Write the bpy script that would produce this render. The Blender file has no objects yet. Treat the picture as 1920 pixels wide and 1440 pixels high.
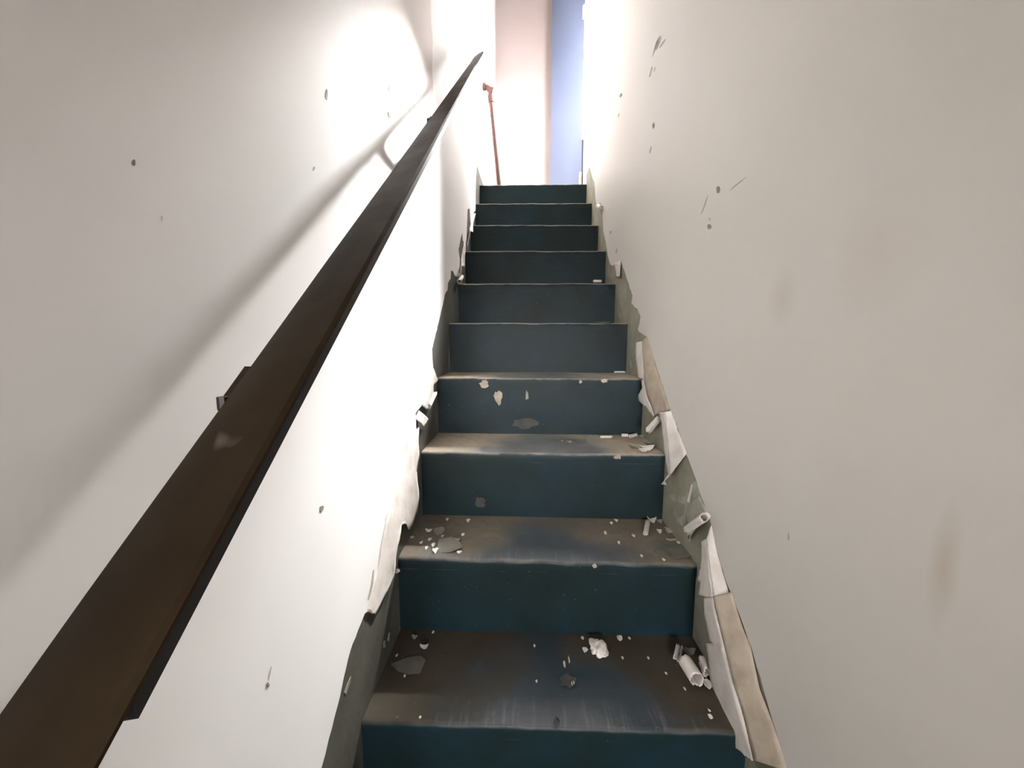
import bpy, bmesh, math, random
from mathutils import Vector, Matrix, noise
from mathutils.geometry import delaunay_2d_cdt
random.seed(7)
S = bpy.context.scene
C = S.collection

# ---------------------------------------------------------------- camera
YAW, PIT, ROL, F = -.0299, -.1163, .0018, 738.16
EYE = 1.49                                    # eye height over the lower floor
def ray(u, v):
    x, z, y = (u-960)/F, -(v-720)/F, 1.
    c, s = math.cos(ROL), math.sin(ROL); x, z = c*x-s*z, s*x+c*z
    c, s = math.cos(PIT), math.sin(PIT); y, z = c*y-s*z, s*y+c*z
    c, s = math.cos(YAW), math.sin(YAW); x, y = c*x+s*y, -s*x+c*y
    return Vector((x, y, z))
cam_d = bpy.data.cameras.new('camera'); cam = bpy.data.objects.new('camera', cam_d); C.objects.link(cam)
fw = ray(960, 720).normalized(); rt = (ray(1060, 720)-ray(960, 720)).normalized(); up = rt.cross(fw)
cam.matrix_world = Matrix(((rt.x, up.x, -fw.x, 0), (rt.y, up.y, -fw.y, 0), (rt.z, up.z, -fw.z, EYE), (0, 0, 0, 1)))
cam_d.sensor_width = 36; cam_d.lens = 36*F/1920; cam_d.clip_start = .02
S.camera = cam

# ---------------------------------------------------------------- light
w = bpy.data.worlds.new('sky'); S.world = w; w.use_nodes = True
wt = w.node_tree; bg = wt.nodes['Background']
tcw = wt.nodes.new('ShaderNodeTexCoord'); sp = wt.nodes.new('ShaderNodeSeparateXYZ'); wr_ = wt.nodes.new('ShaderNodeValToRGB')
wt.links.new(tcw.outputs['Generated'], sp.inputs[0]); wt.links.new(sp.outputs[2], wr_.inputs[0]); wt.links.new(wr_.outputs[0], bg.inputs[0])
wr_.color_ramp.elements[0].position = -.0; wr_.color_ramp.elements[0].color = (.30, .28, .27, 1)     # ground and houses outside
wr_.color_ramp.elements[1].position = .06; wr_.color_ramp.elements[1].color = (1.0, .96, .95, 1)     # bright hazy sky
bg.inputs[1].default_value = 46
sun_d = bpy.data.lights.new('hazy_sun', 'SUN'); sun_d.energy = 130; sun_d.angle = math.radians(10); sun_d.color = (1, .975, .96)
sun = bpy.data.objects.new('hazy_sun', sun_d); C.objects.link(sun); sun.location = (3, 8, 9)
sun.rotation_euler = Vector((-.8, -2.56, -2.32)).to_track_quat('-Z', 'Y').to_euler()
def portal(name, loc, rot, sx, sy):
    l = bpy.data.lights.new(name, 'AREA'); l.shape = 'RECTANGLE'; l.size = sx; l.size_y = sy
    l.cycles.is_portal = True
    o = bpy.data.objects.new(name, l); o.location = loc; o.rotation_euler = rot; C.objects.link(o)
S.view_settings.view_transform = 'Standard'; S.view_settings.look = 'None'
S.view_settings.gamma = 1; S.view_settings.use_curve_mapping = False
S.view_settings.exposure = 0.9

# ---------------------------------------------------------------- plan of the stairwell
L, R = -.3026, .4122                          # wall faces
Y0, Z0, RISE, RUN = .6556, -.7197+EYE, .1932, .235
SLOPE = RISE/RUN
Y_END = 2.79                                  # right wall stops here, landing opens out
Y_FAR = 4.3; X_DOOR = .50; Y_BACK = -2.3; TOP = 5.2
portal('portal_landing', (X_DOOR+.06, 3.225, 3.70), (0, math.radians(90), 0), 1.02, .75)
portal('portal_fill_opening', (.05, Y_BACK-.06, 1.625), (math.radians(-90), 0, math.radians(180)), .62, .55)  # samples the added fill opening behind the camera

def on_wall(u, v, X):                         # photo point -> point of the wall plane x = X
    d = ray(u, v); p = d*(X/d.x); return Vector((p.x, p.y, p.z+EYE))
def on_level(u, v, z):
    d = ray(u, v); p = d*((z-EYE)/d.z); return Vector((p.x, p.y, z))
def at_depth(u, v, y):
    d = ray(u, v); p = d*(y/d.y); return Vector((p.x, p.y, p.z+EYE))

# ---------------------------------------------------------------- helpers
def link(name, me, mat=None, parent=None):
    o = bpy.data.objects.new(name, me); C.objects.link(o)
    if mat: me.materials.append(mat)
    if parent:
        o.parent = parent
        o.matrix_parent_inverse = Matrix.Translation(-parent.location) if parent.location.length else Matrix()
    return o
def obj(name, bm, mat=None, parent=None, smooth=False):
    bmesh.ops.recalc_face_normals(bm, faces=bm.faces)
    me = bpy.data.meshes.new(name); bm.to_mesh(me); bm.free()
    if smooth:
        for p in me.polygons: p.use_smooth = True
        me.set_sharp_from_angle(angle=math.radians(40))
    return link(name, me, mat, parent)
def empty(name, loc):
    o = bpy.data.objects.new(name, None); o.location = loc; o.empty_display_size = .1; C.objects.link(o); return o
def tag(o, label=None, cat=None, group=None, kind=None):
    if label: o['label'] = label
    if cat: o['category'] = cat
    if group: o['group'] = group
    if kind: o['kind'] = kind
    return o
def add_box(bm, a, b):
    vs = [bm.verts.new((x, y, z)) for x in (a[0], b[0]) for y in (a[1], b[1]) for z in (a[2], b[2])]
    for f in ((0,1,3,2), (4,6,7,5), (0,4,5,1), (2,3,7,6), (0,2,6,4), (1,5,7,3)): bm.faces.new([vs[i] for i in f])
def box(name, a, b, mat, parent=None, kind=None):
    bm = bmesh.new(); add_box(bm, a, b); o = obj(name, bm, mat, parent)
    if kind: o['kind'] = kind
    return o
def add_tube(bm, pts, rad, n=16, cap=True):
    rings = []
    pts = [Vector(p) for p in pts]
    if not hasattr(rad, '__len__'): rad = [rad]*len(pts)
    for i, p in enumerate(pts):
        d = (pts[min(i+1, len(pts)-1)]-pts[max(i-1, 0)]).normalized()
        a = d.orthogonal().normalized() if abs(d.z) < .9 else Vector((1, 0, 0)).cross(d).normalized()
        if i and rings:
            a = (pa - pa.dot(d)*d).normalized()
        pa = a; b = d.cross(a)
        rings.append([bm.verts.new(p+rad[i]*(math.cos(t)*a+math.sin(t)*b)) for t in [2*math.pi*k/n for k in range(n)]])
    for r0, r1 in zip(rings, rings[1:]):
        for k in range(n): bm.faces.new((r0[k], r0[(k+1) % n], r1[(k+1) % n], r1[k]))
    if cap: bm.faces.new(rings[0][::-1]); bm.faces.new(rings[-1])
def resample(pts, n):
    pts = [Vector(p) for p in pts]; d = [0]
    for a, b in zip(pts, pts[1:]): d.append(d[-1]+(b-a).length)
    out = []
    for k in range(n):
        s = d[-1]*k/(n-1); i = 0
        while i < len(d)-2 and d[i+1] < s: i += 1
        out.append(pts[i].lerp(pts[i+1], (s-d[i])/max(d[i+1]-d[i], 1e-9)))
    return out

# ---------------------------------------------------------------- materials
def mat(name, rough=.6, col=(.5, .5, .5), metal=0, spec=.5):
    m = bpy.data.materials.new(name); m.use_nodes = True
    b = m.node_tree.nodes['Principled BSDF']
    b.inputs['Base Color'].default_value = (*col, 1); b.inputs['Roughness'].default_value = rough
    b.inputs['Metallic'].default_value = metal; b.inputs['Specular IOR Level'].default_value = spec
    return m, m.node_tree, b
def N(t, typ, **k):
    n = t.nodes.new(typ)
    for a, v in k.items(): setattr(n, a, v)
    return n
def tex(t, scale, detail=3, rough=.5, coord='Object', stretch=None, dist=0, off=None):
    tc = N(t, 'ShaderNodeTexCoord'); src = tc.outputs[coord]
    if stretch or off:
        mp = N(t, 'ShaderNodeMapping'); mp.inputs['Scale'].default_value = stretch or (1, 1, 1)
        mp.inputs['Location'].default_value = off or (0, 0, 0)
        t.links.new(src, mp.inputs[0]); src = mp.outputs[0]
    n = N(t, 'ShaderNodeTexNoise'); n.inputs['Scale'].default_value = scale; n.inputs['Detail'].default_value = detail
    n.inputs['Roughness'].default_value = rough; n.inputs['Distortion'].default_value = dist
    t.links.new(src, n.inputs['Vector']); return n.outputs[0]
def ramp(t, src, stops):
    r = N(t, 'ShaderNodeValToRGB'); e = r.color_ramp.elements
    while len(e) < len(stops): e.new(.5)
    for i, (p, c) in enumerate(stops):
        e[i].position = p; e[i].color = (*c, 1) if hasattr(c, '__len__') else (c, c, c, 1)
    t.links.new(src, r.inputs[0]); return r.outputs[0]
def mix(t, fac, a, b, mode='MIX'):
    m = N(t, 'ShaderNodeMix', data_type='RGBA', blend_type=mode)
    for s, v in ((m.inputs[0], fac), (m.inputs[6], a), (m.inputs[7], b)):
        if hasattr(v, 'default_value') or hasattr(v, 'is_linked'): t.links.new(v, s)
        elif hasattr(v, '__len__'): s.default_value = (*v, 1)
        else: s.default_value = v
    return m.outputs[2]
def math_(t, op, a, b=0., c=None, clamp=False):
    m = N(t, 'ShaderNodeMath', operation=op, use_clamp=clamp)
    for i, v in enumerate((a, b, c)):
        if v is None: continue
        if hasattr(v, 'is_linked'): t.links.new(v, m.inputs[i])
        else: m.inputs[i].default_value = v
    return m.outputs[0]
def bump(t, b, src, strength, dist):
    n = N(t, 'ShaderNodeBump'); n.inputs['Strength'].default_value = strength; n.inputs['Distance'].default_value = dist
    t.links.new(src, n.inputs['Height']); t.links.new(n.outputs[0], b.inputs['Normal'])

def wall_paint(name, col=(.74, .70, .66), rough=.42, stains=(), patch=False):
    m, t, b = mat(name, rough)
    big = tex(t, 1.6, 3, .5)
    c = ramp(t, big, [(.3, tuple(k*.93 for k in col)), (.7, col)])
    g = tex(t, 2.3, 2, .5, off=(3, 1, 7))
    c = mix(t, ramp(t, g, [(.45, 0.), (.75, .35)]), c, (col[0]*.93, col[1]*.96, col[2]*.93))
    if stains:                                  # faint brown water stains with a shape of their own
        tc = N(t, 'ShaderNodeTexCoord')
        wob = tex(t, 9, 3, .6)
        for (p, ry, rz, amt) in stains:
            mp = N(t, 'ShaderNodeMapping', vector_type='POINT')
            mp.inputs['Location'].default_value = (0, -p.y/ry, -p.z/rz); mp.inputs['Scale'].default_value = (0, 1/ry, 1/rz)
            t.links.new(tc.outputs['Object'], mp.inputs[0])
            ln = N(t, 'ShaderNodeVectorMath', operation='LENGTH'); t.links.new(mp.outputs[0], ln.inputs[0])
            d = math_(t, 'ADD', ln.outputs['Value'], math_(t, 'MULTIPLY', wob, .6))
            f = math_(t, 'MULTIPLY', math_(t, 'SUBTRACT', 1.35, d, clamp=True), amt, clamp=True)
            c = mix(t, f, c, (.36, .25, .15))
    if patch:                                   # beige damp patch high on the left wall with a hard far edge
        tc = N(t, 'ShaderNodeTexCoord'); sp = N(t, 'ShaderNodeSeparateXYZ'); t.links.new(tc.outputs['Object'], sp.inputs[0])
        wb = math_(t, 'MULTIPLY', math_(t, 'SUBTRACT', tex(t, 5, 4, .6), .5), .16)
        yy = math_(t, 'ADD', sp.outputs[1], wb)
        f1 = ramp(t, math_(t, 'SUBTRACT', yy, .5), [(.22, 0.), (.62, 1.)])
        f2 = ramp(t, math_(t, 'SUBTRACT', math_(t, 'ADD', sp.outputs[1], math_(t, 'MULTIPLY', wb, .5)), .9), [(.465, 1.), (.485, 0.)])
        f3 = ramp(t, math_(t, 'SUBTRACT', math_(t, 'ADD', sp.outputs[2], math_(t, 'MULTIPLY', wb, 2.)), 1.8), [(.08, 0.), (.35, 1.)])
        f = math_(t, 'MULTIPLY', math_(t, 'MULTIPLY', f1, f2), f3)
        c = mix(t, math_(t, 'MULTIPLY', f, .8), c, (.40, .30, .24))
    t.links.new(c, b.inputs['Base Color'])
    fine = tex(t, 60, 4, .6); mid = tex(t, 7, 3, .5)
    bump(t, b, math_(t, 'ADD', math_(t, 'MULTIPLY', fine, .1), mid), .25, .006)
    return m
stn = [(on_wall(1775, 1060, R), .016, .07, .35), (on_wall(1650, 470, R), .07, .09, .15), (on_wall(1470, 560, R), .04, .05, .2)]
M = {}
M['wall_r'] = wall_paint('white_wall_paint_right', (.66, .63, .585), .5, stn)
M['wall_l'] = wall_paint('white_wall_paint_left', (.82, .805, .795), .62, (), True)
M['wall'] = wall_paint('white_wall_paint', (.72, .68, .66), .5)
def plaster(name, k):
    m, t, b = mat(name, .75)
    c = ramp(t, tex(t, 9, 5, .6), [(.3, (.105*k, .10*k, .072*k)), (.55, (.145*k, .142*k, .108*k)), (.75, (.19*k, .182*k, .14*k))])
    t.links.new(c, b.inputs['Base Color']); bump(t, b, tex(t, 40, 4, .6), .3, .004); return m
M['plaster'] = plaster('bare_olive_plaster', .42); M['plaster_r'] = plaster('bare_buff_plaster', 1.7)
def paper(name, col, dark):
    m, t, b = mat(name, .6)
    c = ramp(t, tex(t, 25, 4, .6), [(.3, dark), (.6, col)])
    t.links.new(c, b.inputs['Base Color']); bump(t, b, tex(t, 60, 3, .6), .3, .002); return m
M['paper'] = paper('peeled_paint_front', (.74, .70, .66), (.62, .57, .51))
M['paper_back'] = paper('peeled_paint_back', (.40, .34, .27), (.30, .25, .19))
M['chip'] = paper('paint_chip', (.72, .69, .63), (.5, .46, .4))
M['old_paint'] = paper('old_grey_paint_sheet', (.12, .115, .095), (.075, .075, .06))
M['residue'] = paper('paint_residue', (.34, .34, .28), (.19, .19, .145))
M['bare'] = paper('bare_patch', (.48, .42, .33), (.30, .26, .2))
M['faint'] = paper('scuffed_patch', (.055, .056, .05), (.022, .03, .032))
M['hole'] = mat('nail_hole', .8, (.20, .18, .15))[0]
M['scuff'] = mat('grey_scuff', .8, (.42, .40, .36))[0]

def stair_paint():
    m, t, b = mat('dark_blue_green_stair_paint', .42, spec=.3)
    uv = N(t, 'ShaderNodeUVMap'); uv.uv_map = 'run'
    sep = N(t, 'ShaderNodeSeparateXYZ'); t.links.new(uv.outputs[0], sep.inputs[0])
    ux, uy = sep.outputs[0], sep.outputs[1]       # ux across the flight, uy back from the nosing (negative on the fronts)
    blot = tex(t, 6, 5, .6); fine = tex(t, 55, 4, .65)
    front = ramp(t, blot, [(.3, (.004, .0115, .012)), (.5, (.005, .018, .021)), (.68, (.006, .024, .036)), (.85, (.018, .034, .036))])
    worn = ramp(t, tex(t, 10, 5, .6, off=(5, 2, 1)), [(.3, (.12, .13, .135)), (.6, (.19, .20, .205)), (.8, (.26, .265, .265))])
    dirt = ramp(t, fine, [(.25, (.34, .29, .225)), (.55, (.42, .365, .285)), (.8, (.50, .44, .36))])
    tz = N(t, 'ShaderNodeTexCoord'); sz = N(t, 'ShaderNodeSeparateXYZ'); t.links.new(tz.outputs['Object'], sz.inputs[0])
    # trodden low, dustier high, with the top light's falloff painted in
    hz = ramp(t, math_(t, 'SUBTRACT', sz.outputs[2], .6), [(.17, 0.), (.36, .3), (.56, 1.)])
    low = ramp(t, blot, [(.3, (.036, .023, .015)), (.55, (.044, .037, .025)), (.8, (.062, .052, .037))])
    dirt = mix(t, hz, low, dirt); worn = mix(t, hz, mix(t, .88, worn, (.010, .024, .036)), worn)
    # walked-on middle is clean, ends and the back of the tread keep the dirt
    mid = math_(t, 'ABSOLUTE', math_(t, 'SUBTRACT', ux, .06))
    away = math_(t, 'ADD', math_(t, 'MULTIPLY', mid, 3.3), math_(t, 'MULTIPLY', uy, 2.7))
    away = math_(t, 'ADD', away, math_(t, 'MULTIPLY', math_(t, 'SUBTRACT', blot, .5), 1.6))
    fac = ramp(t, away, [(.55, 0.), (1.0, 1.)])
    top = mix(t, fac, worn, dirt)
    # pale scratches running front to back near the nosing
    st = tex(t, 1, 4, .7, coord='UV', stretch=(70, 5, 1))
    near = ramp(t, math_(t, 'ADD', uy, math_(t, 'MULTIPLY', fine, .03)), [(.02, 1.), (.08, 0.)])
    sc = math_(t, 'MULTIPLY', math_(t, 'MULTIPLY', ramp(t, st, [(.52, 0.), (.66, 1.)]), near), math_(t, 'SUBTRACT', 1., fac, clamp=True))
    top = mix(t, math_(t, 'MULTIPLY', sc, .55), top, (.22, .22, .225))
    sheen_band = math_(t, 'MULTIPLY', near, ramp(t, math_(t, 'ADD', mid, math_(t, 'MULTIPLY', fine, .08)), [(.13, 1.), (.2, 0.)]))
    top = mix(t, math_(t, 'MULTIPLY', sheen_band, .4), top, (.17, .17, .175))  # sheen on the worn front middle, painted in as paler grey
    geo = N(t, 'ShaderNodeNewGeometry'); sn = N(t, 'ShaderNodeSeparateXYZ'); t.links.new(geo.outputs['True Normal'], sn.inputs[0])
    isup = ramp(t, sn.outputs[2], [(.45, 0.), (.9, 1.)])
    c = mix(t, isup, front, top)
    # rubbed nosing line with the edge highlight painted in, stronger on upper steps
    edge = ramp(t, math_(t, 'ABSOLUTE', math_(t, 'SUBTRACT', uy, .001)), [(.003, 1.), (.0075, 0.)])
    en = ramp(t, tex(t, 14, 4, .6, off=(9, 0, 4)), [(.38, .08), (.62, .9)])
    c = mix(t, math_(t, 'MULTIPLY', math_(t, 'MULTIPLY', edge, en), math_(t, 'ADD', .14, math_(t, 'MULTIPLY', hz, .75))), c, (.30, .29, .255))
    # small flecks
    fl = ramp(t, tex(t, 130, 2, .5), [(.74, 0.), (.78, 1.)])
    c = mix(t, math_(t, 'MULTIPLY', fl, .35), c, (.3, .28, .23))
    t.links.new(c, b.inputs['Base Color'])
    rg = ramp(t, fac, [(0., .34), (1., .8)]); t.links.new(mix(t, isup, (.5, .5, .5), rg), b.inputs['Roughness'])
    bump(t, b, math_(t, 'ADD', blot, math_(t, 'MULTIPLY', fine, .2)), .35, .006)
    return m
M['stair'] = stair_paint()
def rail_paint():
    m, t, b = mat('brown_rail_paint', .40, spec=.16)
    c = ramp(t, tex(t, 7, 4, .6), [(.3, (.012, .0068, .002)), (.6, (.023, .0135, .005)), (.8, (.034, .022, .011))])
    sc = ramp(t, tex(t, 16, 2, .5, dist=.6), [(.70, 0.), (.78, .5)])
    c = mix(t, sc, c, (.16, .13, .10))
    t.links.new(c, b.inputs['Base Color'])
    t.links.new(ramp(t, tex(t, 12, 3, .6), [(.3, .5), (.8, .65)]), b.inputs['Roughness']); return m
M['rail'] = rail_paint()
M['steel'] = mat('dark_steel_strip', .33, (.006, .005, .005), .0, .3)[0]
def rust():
    m, t, b = mat('rusty_red_pipe', .7)
    c = ramp(t, tex(t, 30, 4, .6), [(.3, (.05, .018, .012)), (.7, (.10, .04, .03))])
    t.links.new(c, b.inputs['Base Color']); return m
M['rust'] = rust()
M['blue'] = wall_paint('pale_blue_door_paint', (.10, .13, .21), .6)
M['pink'] = wall_paint('pinkish_white_wall_paint', (.36, .305, .30), .6)
M['ceil'] = paper('grey_ceiling', (.35, .34, .32), (.28, .27, .26))
M['conc'] = paper('grey_floor', (.16, .16, .15), (.1, .1, .095))

# ---------------------------------------------------------------- room shell
def struct(name, boxes, m):
    bm = bmesh.new()
    for a, b in boxes: add_box(bm, a, b)
    o = obj(name, bm, m); o['kind'] = 'structure'; return o
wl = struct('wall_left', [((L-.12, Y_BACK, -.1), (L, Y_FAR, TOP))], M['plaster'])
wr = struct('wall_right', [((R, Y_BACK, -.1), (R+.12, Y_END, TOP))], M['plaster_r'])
DZ = Z0+9*RISE                                # landing level
struct('wall_far', [((L, Y_FAR, DZ-.1), (X_DOOR+.12, Y_FAR+.12, TOP))], M['pink'])
struct('wall_landing', [((X_DOOR, Y_END+.01, DZ-.1), (X_DOOR+.12, 2.85, DZ+1.68)),
                        ((X_DOOR, 3.60, DZ-.1), (X_DOOR+.12, Y_FAR, DZ+1.68)),
                        ((X_DOOR, Y_END+.01, DZ+1.68), (X_DOOR+.12, Y_FAR, TOP)),
                        ((X_DOOR, 2.85, DZ-.1), (X_DOOR+.12, 3.60, DZ+.68))], M['wall'])
struct('wall_back', [((L, Y_BACK-.12, -.1), (-.26, Y_BACK, TOP)), ((.36, Y_BACK-.12, -.1), (R, Y_BACK, TOP)),
                     ((-.26, Y_BACK-.12, 1.9), (.36, Y_BACK, TOP)), ((-.26, Y_BACK-.12, -.1), (.36, Y_BACK, 1.45))], M['wall'])  # the opening here is unseen, added to let in fill light
struct('ceiling', [((L-.12, Y_BACK-.12, TOP), (X_DOOR+.12, Y_FAR+.12, TOP+.1))], M['ceil'])
struct('floor_lower', [((L, Y_BACK-.12, -.1), (R, Y0-3*RUN-.02, 0))], M['conc'])

# paint skin over the plaster, torn along the stairs
def jag(pts, amp=.0022, step=.012):
    out = []
    for i, p in enumerate(pts):
        q = pts[(i+1) % len(pts)]; out.append(p)
        n = int((q-p).length/step)
        if (q-p).length > .45: continue
        for k in range(1, n):
            r = p.lerp(q, k/n); out.append(r+Vector((0, random.uniform(-amp, amp), random.uniform(-amp, amp))))
    return out
def skin(name, pts, X, side, thick, m, parent, off=0.):
    """outline traced on the wall plane -> a film of its own thickness lying on the wall"""
    n = len(pts)
    vo, _, fo, _, _, _ = delaunay_2d_cdt([Vector((p.y, p.z)) for p in pts], [], [list(range(n))], 1, 1e-6)
    bm = bmesh.new(); vs = [bm.verts.new((X+side*off, p.x, p.y)) for p in vo]
    for f in fo:
        try: bm.faces.new([vs[i] for i in f])
        except ValueError: pass
    g = bmesh.ops.extrude_face_region(bm, geom=bm.faces[:])
    bmesh.ops.translate(bm, verts=[v for v in g['geom'] if isinstance(v, bmesh.types.BMVert)], vec=(side*thick, 0, 0))
    return obj(name, bm, m, parent)
def px(X, pts): return [on_wall(u, v, X) for u, v in pts]
left_edge = px(L, [(905,344),(900,330),(894,308),(892,330),(891,362),(891,395),(887,399),(885,437),(882,422),(880,391),(876,392),(875,422),(874,447),
    (872,462),(867,450),(866,435),(862,452),(859,468),(861,485),(862,515),(858,519),(852,517),(848,508),(845,507),(844,522),(839,530),(838,545),(834,550),(827,580),
    (815,630),(809,655),(811,687),(806,705),(797,735),(790,760),(776,775),(772,790),(766,815),(757,860),(747,895),(735,930),(722,980),(714,1020),(708,1060),
    (700,1100),(690,1145),(682,1150),(669,1182),(659,1207),(650,1237),(630,1325),(614,1385),(600,1440)])
def down_line(y): return Z0+(y-Y0)*SLOPE+.05
pl = [Vector((L, Y_FAR, DZ+.07)), Vector((L, 3.35, DZ+.06))] + left_edge
e = left_edge[-1]
pl += [Vector((L, e.y-.15, e.z-.17)), Vector((L, -.1, .17)), Vector((L, Y_BACK, .12)), Vector((L, Y_BACK, TOP)), Vector((L, Y_FAR, TOP))]
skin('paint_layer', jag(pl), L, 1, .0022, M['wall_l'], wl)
right_edge = px(R, [(1106,312),(1112,335),(1115,341),(1117,372),(1119,383),(1127,381),(1130,398),(1132,434),(1137,455),(1141,482),(1144,492),(1147,498),(1151,497),(1154,493),
    (1155,505),(1156,518),(1162,518),(1163,505),(1164,488),(1172,508),(1183,543),(1187,553),(1185,567),(1190,575),(1197,580),(1202,595),(1200,607),(1197,618),(1200,623),(1213,630),
    (1222,660),(1232,687),(1240,712),(1247,733),(1257,765),(1262,777),(1275,810),(1285,843),(1307,899),(1318,935),(1330,966),(1336,985),(1345,1030),(1360,1080),
    (1387,1148),(1401,1187),(1416,1232),(1433,1290),(1452,1355),(1477,1435)])
pr = [Vector((R, Y_END, DZ+.06))] + right_edge
e = right_edge[-1]
pr += [Vector((R, e.y-.15, e.z-.17)), Vector((R, -.1, .17)), Vector((R, Y_BACK, .12)), Vector((R, Y_BACK, TOP)), Vector((R, Y_END, TOP))]
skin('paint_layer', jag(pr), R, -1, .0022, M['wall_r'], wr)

# ---------------------------------------------------------------- the flight
NOS = [(680,1350,1398,1372),(748,1045,1307,1060),(787,847,1244,853),(820,708,1202,710),(843,605,1176,605),(858,532,1153,531),(873,471,1136,470),(886,422,1120,422),(892,382,1112,381),(899,347,1100,345)]
def level(i):
    if i < 0: z = Z0+i*RISE; return z, z
    y = Y0+i*RUN; a, b, c, d = NOS[i]
    zl = at_depth(a, b, y).z; zr = at_depth(c, d, y).z
    m = Z0+i*RISE
    return m+.8*(zl-m), m+.8*(zr-m)
stairs = empty('staircase', (.055, Y0-3*RUN, 0))
tag(stairs, 'steep dark blue-green painted staircase with worn dusty treads between peeling white walls', 'staircase')
LEV = {i: level(i) for i in range(-3, 10)}
def zat(i, x):
    zl, zr = LEV[i]; return zl+(zr-zl)*(x-L)/(R-L)
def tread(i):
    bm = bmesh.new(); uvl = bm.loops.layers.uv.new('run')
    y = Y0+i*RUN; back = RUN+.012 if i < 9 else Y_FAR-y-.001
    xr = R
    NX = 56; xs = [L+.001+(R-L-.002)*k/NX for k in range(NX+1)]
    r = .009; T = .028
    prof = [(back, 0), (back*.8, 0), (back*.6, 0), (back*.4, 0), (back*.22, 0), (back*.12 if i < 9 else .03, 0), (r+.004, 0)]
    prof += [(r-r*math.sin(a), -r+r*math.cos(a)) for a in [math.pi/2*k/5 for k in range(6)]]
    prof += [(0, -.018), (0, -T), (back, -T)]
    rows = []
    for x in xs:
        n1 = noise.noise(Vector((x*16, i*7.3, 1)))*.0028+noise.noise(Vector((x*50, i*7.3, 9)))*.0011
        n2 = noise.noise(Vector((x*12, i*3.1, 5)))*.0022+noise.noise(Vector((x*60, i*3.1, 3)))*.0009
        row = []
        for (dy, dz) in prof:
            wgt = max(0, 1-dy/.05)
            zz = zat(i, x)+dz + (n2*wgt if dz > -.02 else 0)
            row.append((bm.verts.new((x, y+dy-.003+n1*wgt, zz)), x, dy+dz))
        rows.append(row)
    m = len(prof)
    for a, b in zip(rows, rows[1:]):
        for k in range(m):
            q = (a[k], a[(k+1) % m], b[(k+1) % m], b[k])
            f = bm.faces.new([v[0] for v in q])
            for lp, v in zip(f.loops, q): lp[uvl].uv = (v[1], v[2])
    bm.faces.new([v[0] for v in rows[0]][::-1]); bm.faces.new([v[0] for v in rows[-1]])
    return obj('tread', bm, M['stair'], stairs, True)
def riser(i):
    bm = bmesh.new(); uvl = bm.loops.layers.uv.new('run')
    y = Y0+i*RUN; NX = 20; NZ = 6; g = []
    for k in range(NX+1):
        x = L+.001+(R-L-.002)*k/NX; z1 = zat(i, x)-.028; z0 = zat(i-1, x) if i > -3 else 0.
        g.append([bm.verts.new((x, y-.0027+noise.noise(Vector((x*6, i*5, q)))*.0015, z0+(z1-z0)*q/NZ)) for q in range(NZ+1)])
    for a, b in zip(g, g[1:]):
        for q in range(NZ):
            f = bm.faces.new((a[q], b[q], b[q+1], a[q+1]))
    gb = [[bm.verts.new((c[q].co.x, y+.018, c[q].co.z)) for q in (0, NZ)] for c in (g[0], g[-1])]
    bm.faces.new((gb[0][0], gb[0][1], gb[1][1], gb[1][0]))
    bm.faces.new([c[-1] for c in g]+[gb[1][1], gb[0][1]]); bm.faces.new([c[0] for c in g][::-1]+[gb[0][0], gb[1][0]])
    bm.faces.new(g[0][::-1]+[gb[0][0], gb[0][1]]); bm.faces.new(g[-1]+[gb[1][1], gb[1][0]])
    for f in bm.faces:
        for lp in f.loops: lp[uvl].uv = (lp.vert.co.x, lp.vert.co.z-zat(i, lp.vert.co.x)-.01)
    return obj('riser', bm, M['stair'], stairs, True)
TR, RS = {}, {}
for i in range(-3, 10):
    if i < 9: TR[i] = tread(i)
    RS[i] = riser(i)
# landing board runs on to the far wall and under the doorway side
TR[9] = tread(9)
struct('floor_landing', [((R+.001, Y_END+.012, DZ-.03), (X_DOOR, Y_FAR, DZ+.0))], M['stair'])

def blob(pts_yz, ax, depth, m, name, parent, base):   # small irregular flat patch lying on a face
    pass
def ragged(n, rx, ry, rng, rough=.35):
    a0 = rng.uniform(0, 6.28)
    return [((1+rng.uniform(-rough, rough))*rx*math.cos(a0+2*math.pi*k/n), (1+rng.uniform(-rough, rough))*ry*math.sin(a0+2*math.pi*k/n)) for k in range(n)]
def front_patch(u, v, i, w_, h_, m, seed, name='bare_patch', rough=.3):
    """chipped place on the front of step i (above tread i-1)"""
    y = Y0+i*RUN-.003
    p = at_depth(u, v, y); rng = random.Random(seed); s = y/F
    pts = ragged(13, w_*s/2, h_*s/2, rng, rough)
    bm = bmesh.new()
    a = [bm.verts.new((p.x+q[0], y-.0016, p.z+q[1])) for q in pts]; c = [bm.verts.new((v_.co.x, y+.003, v_.co.z)) for v_ in a]
    bm.faces.new(a)
    for k in range(len(a)): bm.faces.new((a[k], c[k], c[(k+1) % len(a)], a[(k+1) % len(a)]))
    bm.faces.new(c[::-1])
    return obj(name, bm, m, RS[i])
front_patch(908, 720, 3, 17, 15, M['bare'], 3); front_patch(934, 745, 3, 15, 27, M['bare'], 4)
front_patch(988, 741, 3, 6, 17, M['residue'], 5); front_patch(984, 794, 3, 48, 20, M['faint'], 6)
front_patch(900, 942, 2, 20, 26, M['faint'], 8); front_patch(1158, 857, 2, 14, 8, M['bare'], 9)
front_patch(1115, 1061, 1, 8, 8, M['bare'], 10); front_patch(1133, 714, 3, 12, 8, M['bare'], 11)
front_patch(1043, 1356, 0, 12, 22, M['faint'], 12)
front_patch(1088, 716, 3, 6, 6, M['bare'], 13)

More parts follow.
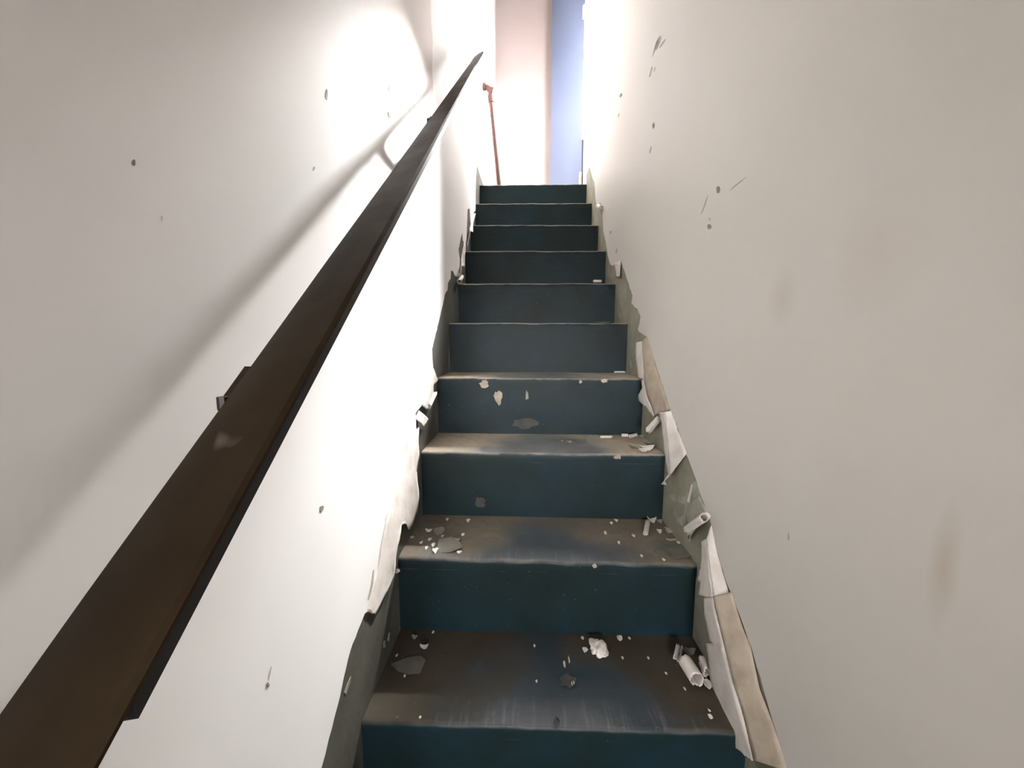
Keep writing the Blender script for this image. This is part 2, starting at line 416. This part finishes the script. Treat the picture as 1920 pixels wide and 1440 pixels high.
# marks and nail holes on the walls
def wall_mark(u, v, X, side, wpx, hpx, m, seed, parent, tilt=0., name='nail_hole'):
    p = on_wall(u, v, X); rng = random.Random(seed)
    # size in the wall plane from the photo extent: depth changes a lot per pixel, so build from projected corners
    pts = []
    for k in range(9):
        a = 2*math.pi*k/9; rr = 1+rng.uniform(-.3, .3)
        dx, dy = wpx/2*rr*math.cos(a), hpx/2*rr*math.sin(a)
        pts.append(on_wall(u+dx*math.cos(tilt)-dy*math.sin(tilt), v+dx*math.sin(tilt)+dy*math.cos(tilt), X))
    return skin(name, pts, X, side, .0012, m, parent, off=.0018)
k = 0
for (u, v, w_, h_, tl, kind) in [(244,305,7,11,.2,'hole'),(609,178,3,22,.1,'scuff'),(728,216,5,12,-.5,'hole'),(585,317,3,8,.3,'scuff'),(600,953,6,11,.2,'hole'),
                                 (498,1284,5,9,0,'hole'),(502,1262,2,26,.2,'scuff'),(728,165,4,10,.2,'scuff'),(297,410,2,10,0,'scuff')]:
    k += 1; wall_mark(u, v, L, 1, w_, h_, M[kind], k, wl, tl, 'nail_hole' if kind == 'hole' else 'scuff_mark')
for (u, v, w_, h_, tl, kind) in [(1236,80,5,30,.35,'scuff'),(1231,86,3,36,.3,'scuff'),(1243,82,3,20,.6,'scuff'),(1222,133,3,22,.25,'scuff'),(1229,130,2,8,.25,'scuff'),
                                 (1165,179,4,8,.3,'hole'),(1161,216,3,9,.3,'scuff'),(1227,235,4,11,.2,'hole'),(1221,281,3,16,.3,'scuff'),
                                 (1349,355,6,15,.15,'hole'),(1332,425,7,8,0,'hole'),(1333,411,4,5,0,'scuff'),(1145,436,4,8,.2,'scuff'),(1157,470,3,10,.2,'scuff'),
                                 (1482,1006,4,16,.1,'scuff'),(1385,345,2,34,.9,'scuff'),(1323,385,2,40,.35,'scuff'),
                                 (1272,808,5,14,0,'scuff')]:
    k += 1; wall_mark(u, v, R, -1, w_, h_, M[kind], k, wr, tl, 'nail_hole' if kind == 'hole' else 'scuff_mark')

# ---------------------------------------------------------------- peeling sheets
def sheet(name, rows, m, parent, thick=.0012, n=40, sub=6, jitter=.0012, seed=1, label=None):
    """rows: lists of (u, v, dist from wall); lofted between the rows"""
    rng = random.Random(seed); X, side = (L, 1) if parent == wl else (R, -1)
    R_ = [resample([on_wall(u, v, X+side*d) for u, v, d in r], n) for r in rows]
    grid = []
    for a, b in zip(R_, R_[1:]):
        for q in range(sub):
            grid.append([p.lerp(s, q/sub) for p, s in zip(a, b)])
    grid.append(R_[-1])
    for gi, r in enumerate(grid):
        for j, p in enumerate(r):
            nz = noise.noise(Vector((p.y*18+seed, p.z*18, gi*.25)))*jitter*2.0
            p.x += side*abs(nz) if gi else 0
            if gi == len(grid)-1: r[j] = p+Vector((0, rng.uniform(-1, 1)*jitter*1.2, rng.uniform(-1, 1)*jitter*1.2))
    bm = bmesh.new(); V = [[bm.verts.new(p) for p in r] for r in grid]
    for a, b in zip(V, V[1:]):
        for j in range(n-1): bm.faces.new((a[j], a[j+1], b[j+1], b[j]))
    o = obj(name, bm, m, parent, True)
    sm = o.modifiers.new('thickness', 'SOLIDIFY'); sm.thickness = thick; sm.offset = 0
    if label: o['label'] = label
    return o
def roll(name, p0, p1, rad, m, parent=None, turns=1.35, thick=.0010, seed=1, n=26, segs=8, taper=1., spin=0., rag=.12):
    """a strip of paint curled into a little scroll from p0 to p1"""
    rng = random.Random(seed); d = (p1-p0); ln = d.length; d.normalize(); a = d.orthogonal().normalized(); b = d.cross(a)
    bm = bmesh.new(); V = []
    ph = [rng.uniform(-1, 1)*rag for _ in range(n+1)]; ph2 = [rng.uniform(-1, 1)*rag for _ in range(n+1)]
    for s in range(segs+1):
        row = []
        for j in range(n+1):
            f = j/n; th = spin+f*turns*2*math.pi; rr = rad*(1-.35*f)*(1+(taper-1)*s/segs)
            t = s/segs
            t = t*(1+ph[j]*(t > .5)) + (ph2[j]*(1-t)*.8 if t < .5 else 0)
            row.append(bm.verts.new(p0+d*ln*t+rr*(math.cos(th)*a+math.sin(th)*b)))
        V.append(row)
    for r0, r1 in zip(V, V[1:]):
        for j in range(n): bm.faces.new((r0[j], r0[j+1], r1[j+1], r1[j]))
    o = obj(name, bm, m, parent, True)
    sm = o.modifiers.new('thickness', 'SOLIDIFY'); sm.thickness = thick; sm.offset = -1
    return o
# right wall, from the top of the photo down
sheet('peeling_flap', [[(1152,494,0.002),(1154,505,.002),(1156,518,.003)], [(1160,490,.01),(1160,505,.012),(1161,519,.014)], [(1164,488,.004),(1163,505,.006),(1162,518,.01)]], M['paper'], wr, n=10, sub=3, seed=2, jitter=.0005)
sheet('peeling_flap', [[(1213,631,.002),(1222,660,.002),(1231,690,.002),(1246,735,.002),(1256,768,.002)],
                       [(1204,640,.012),(1206,670,.018),(1208,710,.02),(1214,742,.02),(1226,778,.012)]], M['paper_back'], wr, n=40, seed=3, label='tan underside of the torn sheet')
sheet('peeling_flap', [[(1204,640,.012),(1206,670,.018),(1208,710,.02),(1208,712,.02)],
                       [(1193,642,.015),(1192,660,.016),(1194,680,.014),(1197,708,.012),(1207,711,.02)]], M['paper'], wr, n=34, seed=4)
sheet('peeling_flap', [[(1207,711,.02),(1214,742,.02),(1226,779,.014)],
                       [(1203,713,.018),(1205,728,.014),(1196,742,.016),(1198,752,.015),(1205,759,.015),(1212,762,.015),(1225,780,.014)]], M['paper'], wr, n=34, seed=5)
sheet('peeling_flap', [[(1258,770,.002),(1267,795,.002),(1277,822,.002),(1288,850,.002)],
                       [(1248,772,.014),(1249,800,.016),(1252,840,.016),(1256,893,.012)]], M['paper'], wr, n=34, seed=6)
sheet('peeling_flap', [[(1248,772,.014),(1249,800,.016),(1252,840,.016),(1256,893,.012)],
                       [(1236,773,.012),(1241,795,.010),(1244,820,.008),(1247,850,.008),(1250,871,.01),(1255,895,.012)]], M['paper'], wr, n=34, seed=7)
sheet('peeling_flap', [[(1258,881,.004),(1254,893,.004)], [(1248,898,.010),(1246,902,.012)], [(1240,908,.012),(1250,909,.01)]], M['paper'], wr, n=8, sub=3, seed=8, jitter=.0006)
sheet('peeling_flap', [[(1312,930,.0022),(1326,960,.0022),(1330,972,.0022)], [(1296,945,.004),(1305,975,.008),(1308,985,.008)], [(1285,960,.003),(1288,985,.008),(1291,1013,.01)]], M['residue'], wr, n=16, sub=4, seed=9, label='greyish film of torn paint')
roll('peeling_roll', on_wall(1288, 994, R-.012), on_wall(1322, 970, R-.034), .0105, M['paper'], wr, seed=5, turns=1.1, spin=2.2, rag=.03, thick=.0007)
sheet('peeling_flap', [[(1286,990,.012),(1300,990,.012)], [(1288,1002,.010),(1296,1000,.010)], [(1291,1014,.008),(1293,1015,.008)]], M['paper'], wr, n=6, sub=3, seed=10, jitter=.0005)
# egg-shaped scroll beside the third tread
roll('peeling_roll', on_wall(1216, 806, R-.022), on_wall(1234, 785, R-.010), .0125, M['paper'], wr, seed=15, turns=1.2, spin=.4, taper=.8)
skin('paint_residue', px(R, [(1306,902),(1318,937),(1327,962),(1300,984),(1288,992),(1272,980),(1262,962),(1265,955),(1272,972),(1283,966),(1286,946),(1262,938),(1254,928),(1262,926),(1285,932),(1298,905)]), R, -1, .0012, M['residue'], wr, .0002)
skin('paint_residue', px(R, [(1290,940),(1298,908),(1300,908),(1294,943)]), R, -1, .0014, M['paper'], wr, .0012)
skin('paint_residue', px(R, [(1181,670),(1186,673),(1187,688),(1183,690),(1180,680)]), R, -1, .001, M['residue'], wr)
skin('paint_residue', px(R, [(1161,583),(1164,590),(1163,600),(1160,592)]), R, -1, .001, M['residue'], wr)
# big folded sheet at the bottom right
sheet('peeling_flap', [[(1334,984,.002),(1343,1030,.002),(1354,1070,.002),(1370,1122,.002)],
                       [(1326,1010,.010),(1329,1040,.014),(1333,1078,.018),(1338,1120,.022)]], M['paper'], wr, n=34, seed=11)
sheet('peeling_flap', [[(1326,1010,.010),(1329,1040,.014),(1333,1078,.018),(1338,1120,.022)],
                       [(1316,1015,.006),(1316,1039,.008),(1314,1065,.012),(1308,1088,.016),(1315,1094,.016),(1310,1115,.02),(1334,1121,.022)]], M['paper'], wr, n=44, seed=12)
sheet('peeling_flap', [[(1372,1110,.002),(1384,1150,.002),(1392,1175,.002),(1408,1215,.002),(1424,1290,.002),(1449,1355,.002),(1478,1446,.002)],
                       [(1338,1118,.022),(1346,1160,.026),(1358,1210,.028),(1371,1262,.028),(1385,1310,.026),(1398,1360,.024),(1414,1425,.02)]], M['paper_back'], wr, n=60, seed=13, label='tan underside of the torn sheet')
sheet('peeling_flap', [[(1338,1120,.022),(1346,1160,.026),(1357,1210,.028)],
                       [(1320,1122,.02),(1322,1150,.02),(1327,1178,.02),(1331,1200,.022),(1352,1218,.028)]], M['paper'], wr, n=34, seed=14)
sheet('peeling_flap', [[(1356,1206,.028),(1371,1262,.028),(1385,1310,.026),(1398,1360,.024),(1414,1425,.02)],
                       [(1325,1206,.02),(1328,1230,.018),(1331,1258,.018),(1335,1305,.016),(1343,1325,.016),(1345,1376,.016),(1366,1390,.018),(1411,1426,.02)]], M['paper'], wr, n=50, seed=15)
# left wall
sheet('peeling_flap', [[(778,766,.0022),(766,815,.0022),(757,860,.0022),(747,895,.0022),(735,930,.0022),(722,980,.0022),(714,1020,.0022),(708,1060,.0022),(698,1100,.0022),(688,1147,.0022)],
                       [(780,806,.006),(773,860,.010),(766,920,.011),(750,980,.010),(733,1040,.008),(722,1090,.006),(694,1148,.003)],
                       [(786,800,.008),(784,830,.010),(786,852,.012),(780,881,.012),(783,905,.014),(785,934,.015),(783,957,.014),(773,982,.012),(766,994,.01),(764,983,.01),(753,978,.010),(751,997,.012),(744,1025,.012),(741,1056,.012),(739,1080,.010),(727,1106,.008),(715,1128,.006),(703,1151,.004),(697,1150,.003)]],
      M['paper'], wl, n=80, seed=16)
sheet('peeling_flap', [[(811,688,.002),(806,705,.002),(797,735,.002),(790,760,.002)], [(816,700,.010),(812,720,.012),(806,745,.012),(800,768,.010)], [(821,713,.008),(812,722,.010),(812,740,.012),(803,764,.01)]], M['paper'], wl, n=24, sub=4, seed=17)
roll('peeling_roll', on_wall(816, 737, L+.016), on_wall(804, 762, L+.012), .0075, M['paper'], wl, seed=6, turns=1.1, spin=1.)
sheet('peeling_flap', [[(785,770,.002),(778,785,.002)], [(796,778,.012),(790,795,.012)], [(803,786,.010),(794,801,.012)]], M['paper'], wl, n=10, sub=4, seed=18)
sheet('peeling_flap', [[(740,1066,.002),(739,1076,.002)], [(747,1067,.016),(750,1071,.022),(745,1074,.012)]], M['paper'], wl, n=6, sub=3, seed=19, jitter=.0004)
roll('peeling_roll', on_wall(866, 519, L+.012), on_wall(860, 528, L+.020), .011, M['paper'], wl, seed=7, turns=1.1)
sheet('peeling_flap', [[(869,455,.002),(864,485,.002),(861,512,.002)], [(873,460,.014),(872,480,.018),(871,500,.02),(866,498,.02),(864,518,.018)]], M['paper'], wl, n=20, sub=4, seed=20)
sheet('peeling_flap', [[(887,400,.002),(880,430,.002),(875,458,.002)], [(892,400,.012),(887,418,.014),(887,436,.018),(882,432,.016),(876,462,.016)]], M['paper'], wl, n=20, sub=4, seed=21)
# grey slivers left on the lower left plaster
for q, pts in enumerate([[(650,1283),(657,1268),(656,1280),(648,1302),(645,1298)], [(718,1203),(722,1200),(722,1214),(719,1215)], [(729,1186),(731,1186),(729,1203),(726,1200)]]):
    skin('paint_residue', px(L, pts), L, 1, .001, M['residue'], wl)

for pts in ([(761,850),(763,846),(756,880),(748,905),(747,900),(754,875)], [(741,915),(744,912),(735,940),(722,978),(720,976),(730,945)], [(697,1070),(699,1068),(697,1100),(689,1125),(687,1122),(693,1098)]):
    skin('torn_paper_edge', px(L, pts), L, 1, .0012, M['bare'], wl, .0016)['label'] = 'tan torn edge'

# ---------------------------------------------------------------- handrail
rail = empty('handrail', (-.21, -.35, 0)); 
tag(rail, 'long dark brown painted handrail board running up the left wall on brackets', 'handrail')
K = SLOPE
def rpt(x, s, y): return Vector((x, y, EYE+s+K*y))       # s: height against the slope line through the eye
ya, yb = -.35, 1.86
def lerp(a, b, t): return a+(b-a)*t
bm = bmesh.new(); NS = 44; rows = []
for q in range(NS+1):
    y = lerp(ya, yb, q/NS); t = min(max((y-.2)/1.5, 0), 1)
    xl = lerp(-.250, -.222, t); sl = -.3105; xr_ = -.178; sr = -.289
    T = .006; r = .002
    sec = [(xl, sl-T), (xl, sl-r), (xl+r, sl), ((xl+xr_)/2, (sl+sr)/2+.0008), (xr_-.003, sr), (xr_, sr-.003), (xr_, sr-T), ((xl+xr_)/2, (sl+sr)/2-T)]
    rr = []
    for (x, s) in sec:
        yy = y
        if q == NS: yy = y-.05*abs((x-(xl+xr_)/2)/(xr_-xl))**2*4*.5       # rounded top end
        rr.append(bm.verts.new(rpt(x, s+noise.noise(Vector((x*30, y*9, 2)))*.0006, yy)))
    rows.append(rr)
for a, b in zip(rows, rows[1:]):
    for j in range(8): bm.faces.new((a[j], a[(j+1) % 8], b[(j+1) % 8], b[j]))
bm.faces.new(rows[0][::-1]); bm.faces.new(rows[-1])
obj('rail_board', bm, M['rail'], rail, True)
bm = bmesh.new(); rows = []
for y in (.157, .5, .9, 1.3, 1.78):
    rows.append([bm.verts.new(rpt(x, s, y)) for x, s in ((-.178, -.2952), (-.1765, -.3035), (-.186, -.3055), (-.186, -.2965))])
for a, b in zip(rows, rows[1:]):
    for j in range(4): bm.faces.new((a[j], a[(j+1) % 4], b[(j+1) % 4], b[j]))
bm.faces.new(rows[0][::-1]); bm.faces.new(rows[-1])
obj('support_strip', bm, M['steel'], rail)
def prism(name, pts8, m, parent):
    bm = bmesh.new(); vs = [bm.verts.new(p) for p in pts8]
    for f in ((0,1,3,2), (4,6,7,5), (0,4,5,1), (2,3,7,6), (0,2,6,4), (1,5,7,3)): bm.faces.new([vs[i] for i in f])
    return obj(name, bm, m, parent)
for (y, xe) in ((.335, -.2475), (1.045, -.232)):
    # saddle plate under the board, its edge showing on the wall side
    br = prism('bracket', [rpt(x, s, yy) for x in (xe-.0085, -.215) for s in (-.3165, -.3215) for yy in (y-.018, y+.018)], M['rail'], rail)
    # arm going down and back to the wall
    bm = bmesh.new(); add_tube(bm, [rpt(-.235, -.320, y), rpt(-.247, -.352, y), rpt(-.262, -.385, y), rpt(L+.004, -.412, y)], .0065, 12); obj('arm', bm, M['rail'], br, True)
    bm = bmesh.new(); add_tube(bm, [rpt(L+.0024, -.418, y), rpt(L+.0075, -.418, y)], .018, 16); obj('wall_plate', bm, M['rail'], br, True)
    bm = bmesh.new(); c = rpt(xe-.005, -.3165, y-.015); add_tube(bm, [c+Vector((0, 0, -.006)), c+Vector((0, 0, .004))], .0048, 8); obj('bolt', bm, M['steel'], br)

# ---------------------------------------------------------------- rusty pipe post on the landing
pb = at_depth(938, 372, 3.0); pb.z = DZ; pt = at_depth(919, 172, 3.0)
pipe = empty('pipe_post', pb); tag(pipe, 'thin rusty red pipe post with an elbow fitting at the top of the stairs', 'pipe')
bm = bmesh.new(); add_tube(bm, [pb, pb.lerp(pt, .33), pb.lerp(pt, .66), pt], .0155, 14); obj('post', bm, M['rust'], pipe, True)
bm = bmesh.new(); rr = at_depth(925, 171, 3.0); ll = at_depth(907.5, 163, 3.0)
add_tube(bm, [rr, pt+Vector((0, 0, .012)), pt.lerp(ll, .5)+Vector((0, 0, .012)), ll], [.024, .022, .018, .020], 14); obj('elbow_fitting', bm, M['rust'], pipe, True)
bm = bmesh.new(); add_tube(bm, [ll+Vector((.012, 0, .002)), ll+Vector((-.006, 0, .002))], .026, 14); obj('collar', bm, M['rust'], pipe, True)
bm = bmesh.new(); q = pb.lerp(pt, .9); add_tube(bm, [q, pb.lerp(pt, .965)], .021, 14); obj('collar', bm, M['rust'], pipe, True)

# ---------------------------------------------------------------- blue door standing open, and its frame
hx, hy = .496, 3.60; tx, ty = .262, 4.12
dv = Vector((tx-hx, ty-hy, 0)).normalized(); nv = Vector((-dv.y, dv.x, 0)); W_ = math.hypot(tx-hx, ty-hy)
door = empty('door_1', (hx, hy, DZ)); tag(door, kind='structure')
def dbox(name, a, b, m, parent):
    bm = bmesh.new(); vs = []
    for s in (a[0], b[0]):
        for n_ in (a[1], b[1]):
            for z in (a[2], b[2]): vs.append(bm.verts.new(Vector((hx, hy, DZ))+dv*s+nv*n_+Vector((0, 0, z))))
    for f in ((0,1,3,2), (4,6,7,5), (0,4,5,1), (2,3,7,6), (0,2,6,4), (1,5,7,3)): bm.faces.new([vs[i] for i in f])
    return obj(name, bm, m, parent)
dbox('door_leaf', (.0, -.010, .012), (W_, .010, 2.40), M['blue'], door)
dbox('hinge', (-.012, .012, .3), (.01, .026, .4), M['bare'], door); dbox('hinge', (-.012, .012, 1.6), (.01, .026, 1.7), M['bare'], door)
win = empty('window_1', (X_DOOR, 3.225, DZ+.68)); tag(win, kind='structure')
bm = bmesh.new()
for a_, b_ in (((X_DOOR-.012, 2.80, DZ+.66), (X_DOOR, 2.86, DZ+1.70)), ((X_DOOR-.012, 3.6-.004, DZ+.66), (X_DOOR, 3.63, DZ+1.70)), ((X_DOOR-.012, 2.80, DZ+1.67), (X_DOOR, 3.63, DZ+1.73))): add_box(bm, a_, b_)
obj('window_frame', bm, M['wall'], win)
box('window_sill', (X_DOOR-.02, 2.82, DZ+.66), (X_DOOR+.12, 3.59, DZ+.685), M['wall'], win)

# ---------------------------------------------------------------- loose paint on the treads
def chip(u, v, i, wpx, hpx, m='chip', ang=0., curl=.3, lift=.0, seed=1, name='paint_chip', n=9):
    """an irregular flake lying on tread i; wpx / hpx its extent in the photo"""
    rng = random.Random(seed*31+7)
    c = on_level(u, v, zat(i, 0)); z = zat(i, c.x)+.0008; c = on_level(u, v, z)
    c.y = min(max(c.y, Y0+i*RUN+.004), Y0+(i+1)*RUN-.010)
    pxm = F/c.y; sx = wpx/pxm/2
    ey = on_level(u, v+hpx/2., z).y; sy = min(abs(c.y-ey), .05) or .003
    sy = max(sy, .0022); sx = max(sx, .002)
    bm = bmesh.new(); pts = ragged(n, 1, 1, rng, .32); ctr = None
    ca, sa = math.cos(ang), math.sin(ang)
    def P(x, y): 
        X_, Y_ = x*sx, y*sy
        h = curl*(x*x)*min(sx, .012)+lift*(y+1)*.5*.02+rng.uniform(0, .0006)
        return Vector((c.x+ca*X_-sa*Y_, c.y+sa*X_+ca*Y_, z+h))
    mid = bm.verts.new(P(0, 0)); ri = [bm.verts.new(P(x*.55, y*.55)) for x, y in pts]; ro = [bm.verts.new(P(x, y)) for x, y in pts]
    for k in range(n):
        q = (k+1) % n
        bm.faces.new((mid, ri[k], ri[q])); bm.faces.new((ri[k], ro[k], ro[q], ri[q]))
    o = obj(name, bm, M[m])
    sm = o.modifiers.new('thickness', 'SOLIDIFY'); sm.thickness = .0009; sm.offset = 1
    return o
def scroll(u0, v0, u1, v1, i, rad, seed=1, m='paper', name='paint_curl', turns=1.3, lift=0., **k):
    z = zat(i, 0)+rad*1.02
    a = on_level(u0, v0, z); b = on_level(u1, v1, z)
    a.z = zat(i, a.x)+rad*1.05; b.z = zat(i, b.x)+rad*1.05+lift
    for p in (a, b): p.y = min(p.y, Y0+(i+1)*RUN-.006-rad)
    return roll(name, a, b, rad, M[m], None, turns, seed=seed, **k)
def crumple(u, v, i, wpx, hpx, seed, m='paper', name='crumpled_paint', zh=.018):
    """a folded, crumpled lump of paint film"""
    c = on_level(u, v+hpx*.35, zat(i, 0)+.001); z = zat(i, c.x); c.y = min(c.y, Y0+(i+1)*RUN-.02)
    sx = wpx/2/(F/c.y); bm = bmesh.new()
    bmesh.ops.create_icosphere(bm, subdivisions=4, radius=1)
    sy = sx*1.15
    for v_ in bm.verts:
        p = v_.co.copy(); r = 1+.42*noise.noise(p*1.5+Vector((seed, 0, 0)))+.2*abs(noise.noise(p*3.5+Vector((0, seed, 0))))
        fold = .30*math.exp(-((p.x*.8-p.y*.45+.1)/.16)**2)
        r -= fold
        v_.co = Vector((c.x+p.x*sx*r, c.y+p.y*sy*r, max(z+.0006, z+zh*.42+p.z*zh*.6*r)))
    o = obj(name, bm, M[m], None, True); return o

STEPN = {0: 'nearest tread', 1: 'second tread from the bottom of the photo', 2: 'third tread from the bottom', 3: 'fourth tread from the bottom', 4: 'fifth tread from the bottom', 5: 'sixth tread from the bottom'}
T = lambda o, l, c='paint flake', g=None: tag(o, l, c, g)
# nearest tread
T(crumple(1122, 1206, 0, 36, 38, 3), 'large crumpled lump of white paint at the back middle of the nearest tread')
T(chip(1161, 1197, 0, 10, 12, curl=.5, seed=2), 'small white flake just right of the crumpled lump on the nearest tread')
T(chip(1097, 1219, 0, 12, 9, curl=.5, seed=3), 'small white flake just below-left of the crumpled lump on the nearest tread')
T(chip(1092, 1196, 0, 6, 7, seed=4), 'tiny pale flake left of the crumpled lump against the riser, nearest tread')
T(chip(1062, 1276, 0, 32, 24, m='faint', curl=.1, seed=5, n=12), 'thin round translucent grey flake in the middle of the nearest tread')
T(chip(1074, 1282, 0, 6, 10, curl=.8, seed=6), 'bright sliver on the right rim of the round grey flake')
T(chip(1067, 1238, 0, 4, 14, curl=.8, seed=7), 'right one of two pale upright slivers above the round grey flake')
T(chip(1058, 1246, 0, 5, 14, curl=.8, seed=8), 'left one of two pale upright slivers above the round grey flake')
T(scroll(1268, 1234, 1273, 1212, 0, .0085, seed=11, turns=1.0), 'white curl standing left of the large hollow curl on the nearest tread', 'paint curl')
T(scroll(1283, 1240, 1306, 1276, 0, .0175, seed=12, turns=1.0, rag=.05, spin=1.2, thick=.0006), 'large hollow white curl with a dark open end on the nearest tread', 'paint curl')
T(scroll(1316, 1236, 1325, 1262, 0, .010, seed=13, turns=1.0), 'white curl squeezed between the hollow curl and the right wall', 'paint curl')
T(chip(1326, 1284, 0, 18, 20, curl=.7, seed=14), 'white flake below the hollow curl against the torn sheet')
T(chip(1331, 1344, 0, 9, 11, curl=.6, seed=15), 'small white flake at the right front corner of the nearest tread')
T(chip(1290, 1222, 0, 22, 14, m='old_paint', curl=.6, seed=16), 'dark grey flake behind the hollow curl on the nearest tread')
T(chip(795, 1215, 0, 20, 5, m='residue', curl=.5, lift=.3, seed=17), 'thin grey sliver lifted at the left of the nearest tread')
T(chip(778, 1195, 0, 11, 8, m='residue', curl=.6, seed=18), 'small curled grey flake near the left wall, nearest tread')
T(chip(770, 1246, 0, 70, 44, m='old_paint', curl=.03, ang=.5, seed=19, n=7), 'large flat dark grey sheet of old paint at the left of the nearest tread')
for q, (u, v) in enumerate([(812,1186),(744,1229),(759,1268),(1002,1211),(1167,1234),(1215,1234),(1249,1263),(1284,1292),(1180,1197),(1006,1278),(788,1345),(1078,1275),(1330,1333)]):
    T(chip(u, v, 0, 5, 6, seed=40+q, curl=.4, name='paint_crumb', n=6), 'tiny pale paint crumb scattered on the nearest tread', 'paint crumb', 'crumbs on the nearest tread')
# second tread
T(chip(817, 1033, 1, 12, 10, curl=.6, seed=60), 'brightest white flake at the lower end of the flake trail, left of the second tread')
T(chip(813, 1022, 1, 8, 8, curl=.6, seed=61), 'white flake second from the lower end of the flake trail, left of the second tread')
T(chip(804, 996, 1, 12, 6, curl=.6, seed=62), 'white flake at the upper end of the flake trail, left of the second tread')
T(chip(824, 1001, 1, 20, 7, m='old_paint', curl=.2, lift=.7, ang=.3, seed=63), 'small dark lifted shard right of the upper white flake, second tread')
T(chip(842, 1026, 1, 50, 20, m='old_paint', curl=.1, lift=.45, ang=-.3, seed=64, n=7), 'large grey lifted shard with a shadowed edge at the left of the second tread')
T(chip(861, 1036, 1, 11, 5, curl=.5, seed=65), 'white tip at the right end of the large grey shard, second tread')
T(chip(857, 1013, 1, 14, 6, m='residue', curl=.5, seed=66), 'thin pale curled flake above the large grey shard, second tread')
T(chip(878, 976, 1, 7, 7, seed=67), 'white flake near the riser at the left centre of the second tread')
T(chip(773, 1008, 1, 8, 5, seed=68), 'pale flake nearest the left wall on the second tread')
T(chip(839, 974, 1, 5, 5, seed=69), 'tiny flake near the riser left of the white flake, second tread')
T(scroll(1210, 999, 1214, 976, 1, .0075, seed=70, turns=1.15), 'upright white curl at the right of the second tread', 'paint curl')
T(chip(1222, 977, 1, 14, 8, curl=.7, seed=71), 'pale flake touching the right of the upright curl, second tread')
T(chip(1236, 978, 1, 12, 7, m='residue', curl=.6, seed=72), 'grey-white flake midway between the upright curl and right wall, by the riser')
T(chip(1236, 997, 1, 9, 7, curl=.6, seed=73), 'small white triangular flake right of the upright curl, second tread')
T(chip(1255, 995, 1, 20, 11, m='bare', curl=.5, ang=-.3, seed=74), 'pinkish tan flake against the right wall on the second tread')
T(chip(1258, 1013, 1, 22, 4, m='residue', curl=.3, seed=75), 'long thin pale sliver lying right of centre on the second tread')
T(chip(1272, 1018, 1, 8, 6, curl=.5, seed=76), 'small white flake on top of the big old paint sheet, second tread')
T(chip(1250, 1030, 1, 68, 30, m='old_paint', curl=.05, ang=-.35, seed=77, n=8), 'flat dark olive sheet of old paint at the right of the second tread')
T(chip(1277, 1036, 1, 40, 28, m='old_paint', curl=.25, ang=-.6, seed=78, n=8), 'curved dark olive sheet of old paint at the right front corner of the second tread')
for q, (u, v) in enumerate([(1203,1043),(1244,1050),(1146,981),(1155,976),(790,1018),(800,1028),(1188,1005),(1135,1000),(1160,1018),(830,1006),(868,1003),(806,1012)]):
    T(chip(u, v, 1, 6, 6, seed=90+q, curl=.4, name='paint_crumb', n=6), 'tiny pale paint crumb scattered on the second tread', 'paint crumb', 'crumbs on the second tread')
# third tread
T(scroll(1126, 819, 1148, 819, 2, .0048, seed=110), 'flat white curl leftmost in the row at the back of the third tread', 'paint curl')
T(scroll(1166, 816, 1178, 816, 2, .0062, seed=111, turns=1.1), 'round white curl in the middle of the row at the back of the third tread', 'paint curl')
T(scroll(1181, 818, 1193, 815, 2, .0068, seed=112, turns=1.1), 'white curl rightmost of the row at the back of the third tread', 'paint curl')
T(chip(1203, 818, 2, 6, 4, seed=113), 'tiny white flake right of the row of curls, third tread')
for q, (u, v, w_, h_, m_, lb) in enumerate([(1214,834,22,5,'residue','uppermost pale'),(1212,842,24,5,'chip','middle white'),(1220,838,20,5,'old_paint','dark'),(1192,838,30,5,'residue','long tan'),(1206,846,20,3,'chip','lowest white')]):
    T(chip(u, v, 2, w_, h_, m=m_, curl=.5, lift=.3, ang=.25-.1*q, seed=120+q), lb+' shard in the splintered heap at the right end of the third tread')
T(chip(1068, 829, 2, 10, 4, m='bare', seed=130), 'tan flake at the middle of the third tread')
T(chip(1054, 827, 2, 4, 3, m='bare', seed=131), 'tiny tan flake just left of the tan flake, third tread')
# fourth and higher
T(scroll(1152, 697.5, 1170, 697, 3, .0038, seed=140), 'small white curl at the right end of the fourth tread', 'paint curl')
T(scroll(1113, 527.5, 1127, 527.5, 5, .0062, seed=141, turns=1.2), 'white curl with a dark hollow end at the right of the sixth tread', 'paint curl')
o = chip(1134, 605, 4, 30, 4, m='residue', curl=.22, seed=142); T(o, 'thin pale flake curling up at the right front edge of the fifth tread')
roll('peeling_roll', on_wall(1121, 386, R-.018), on_wall(1127, 390, R-.012), .014, M['paper'], wr, seed=8, turns=1.1, spin=1.)
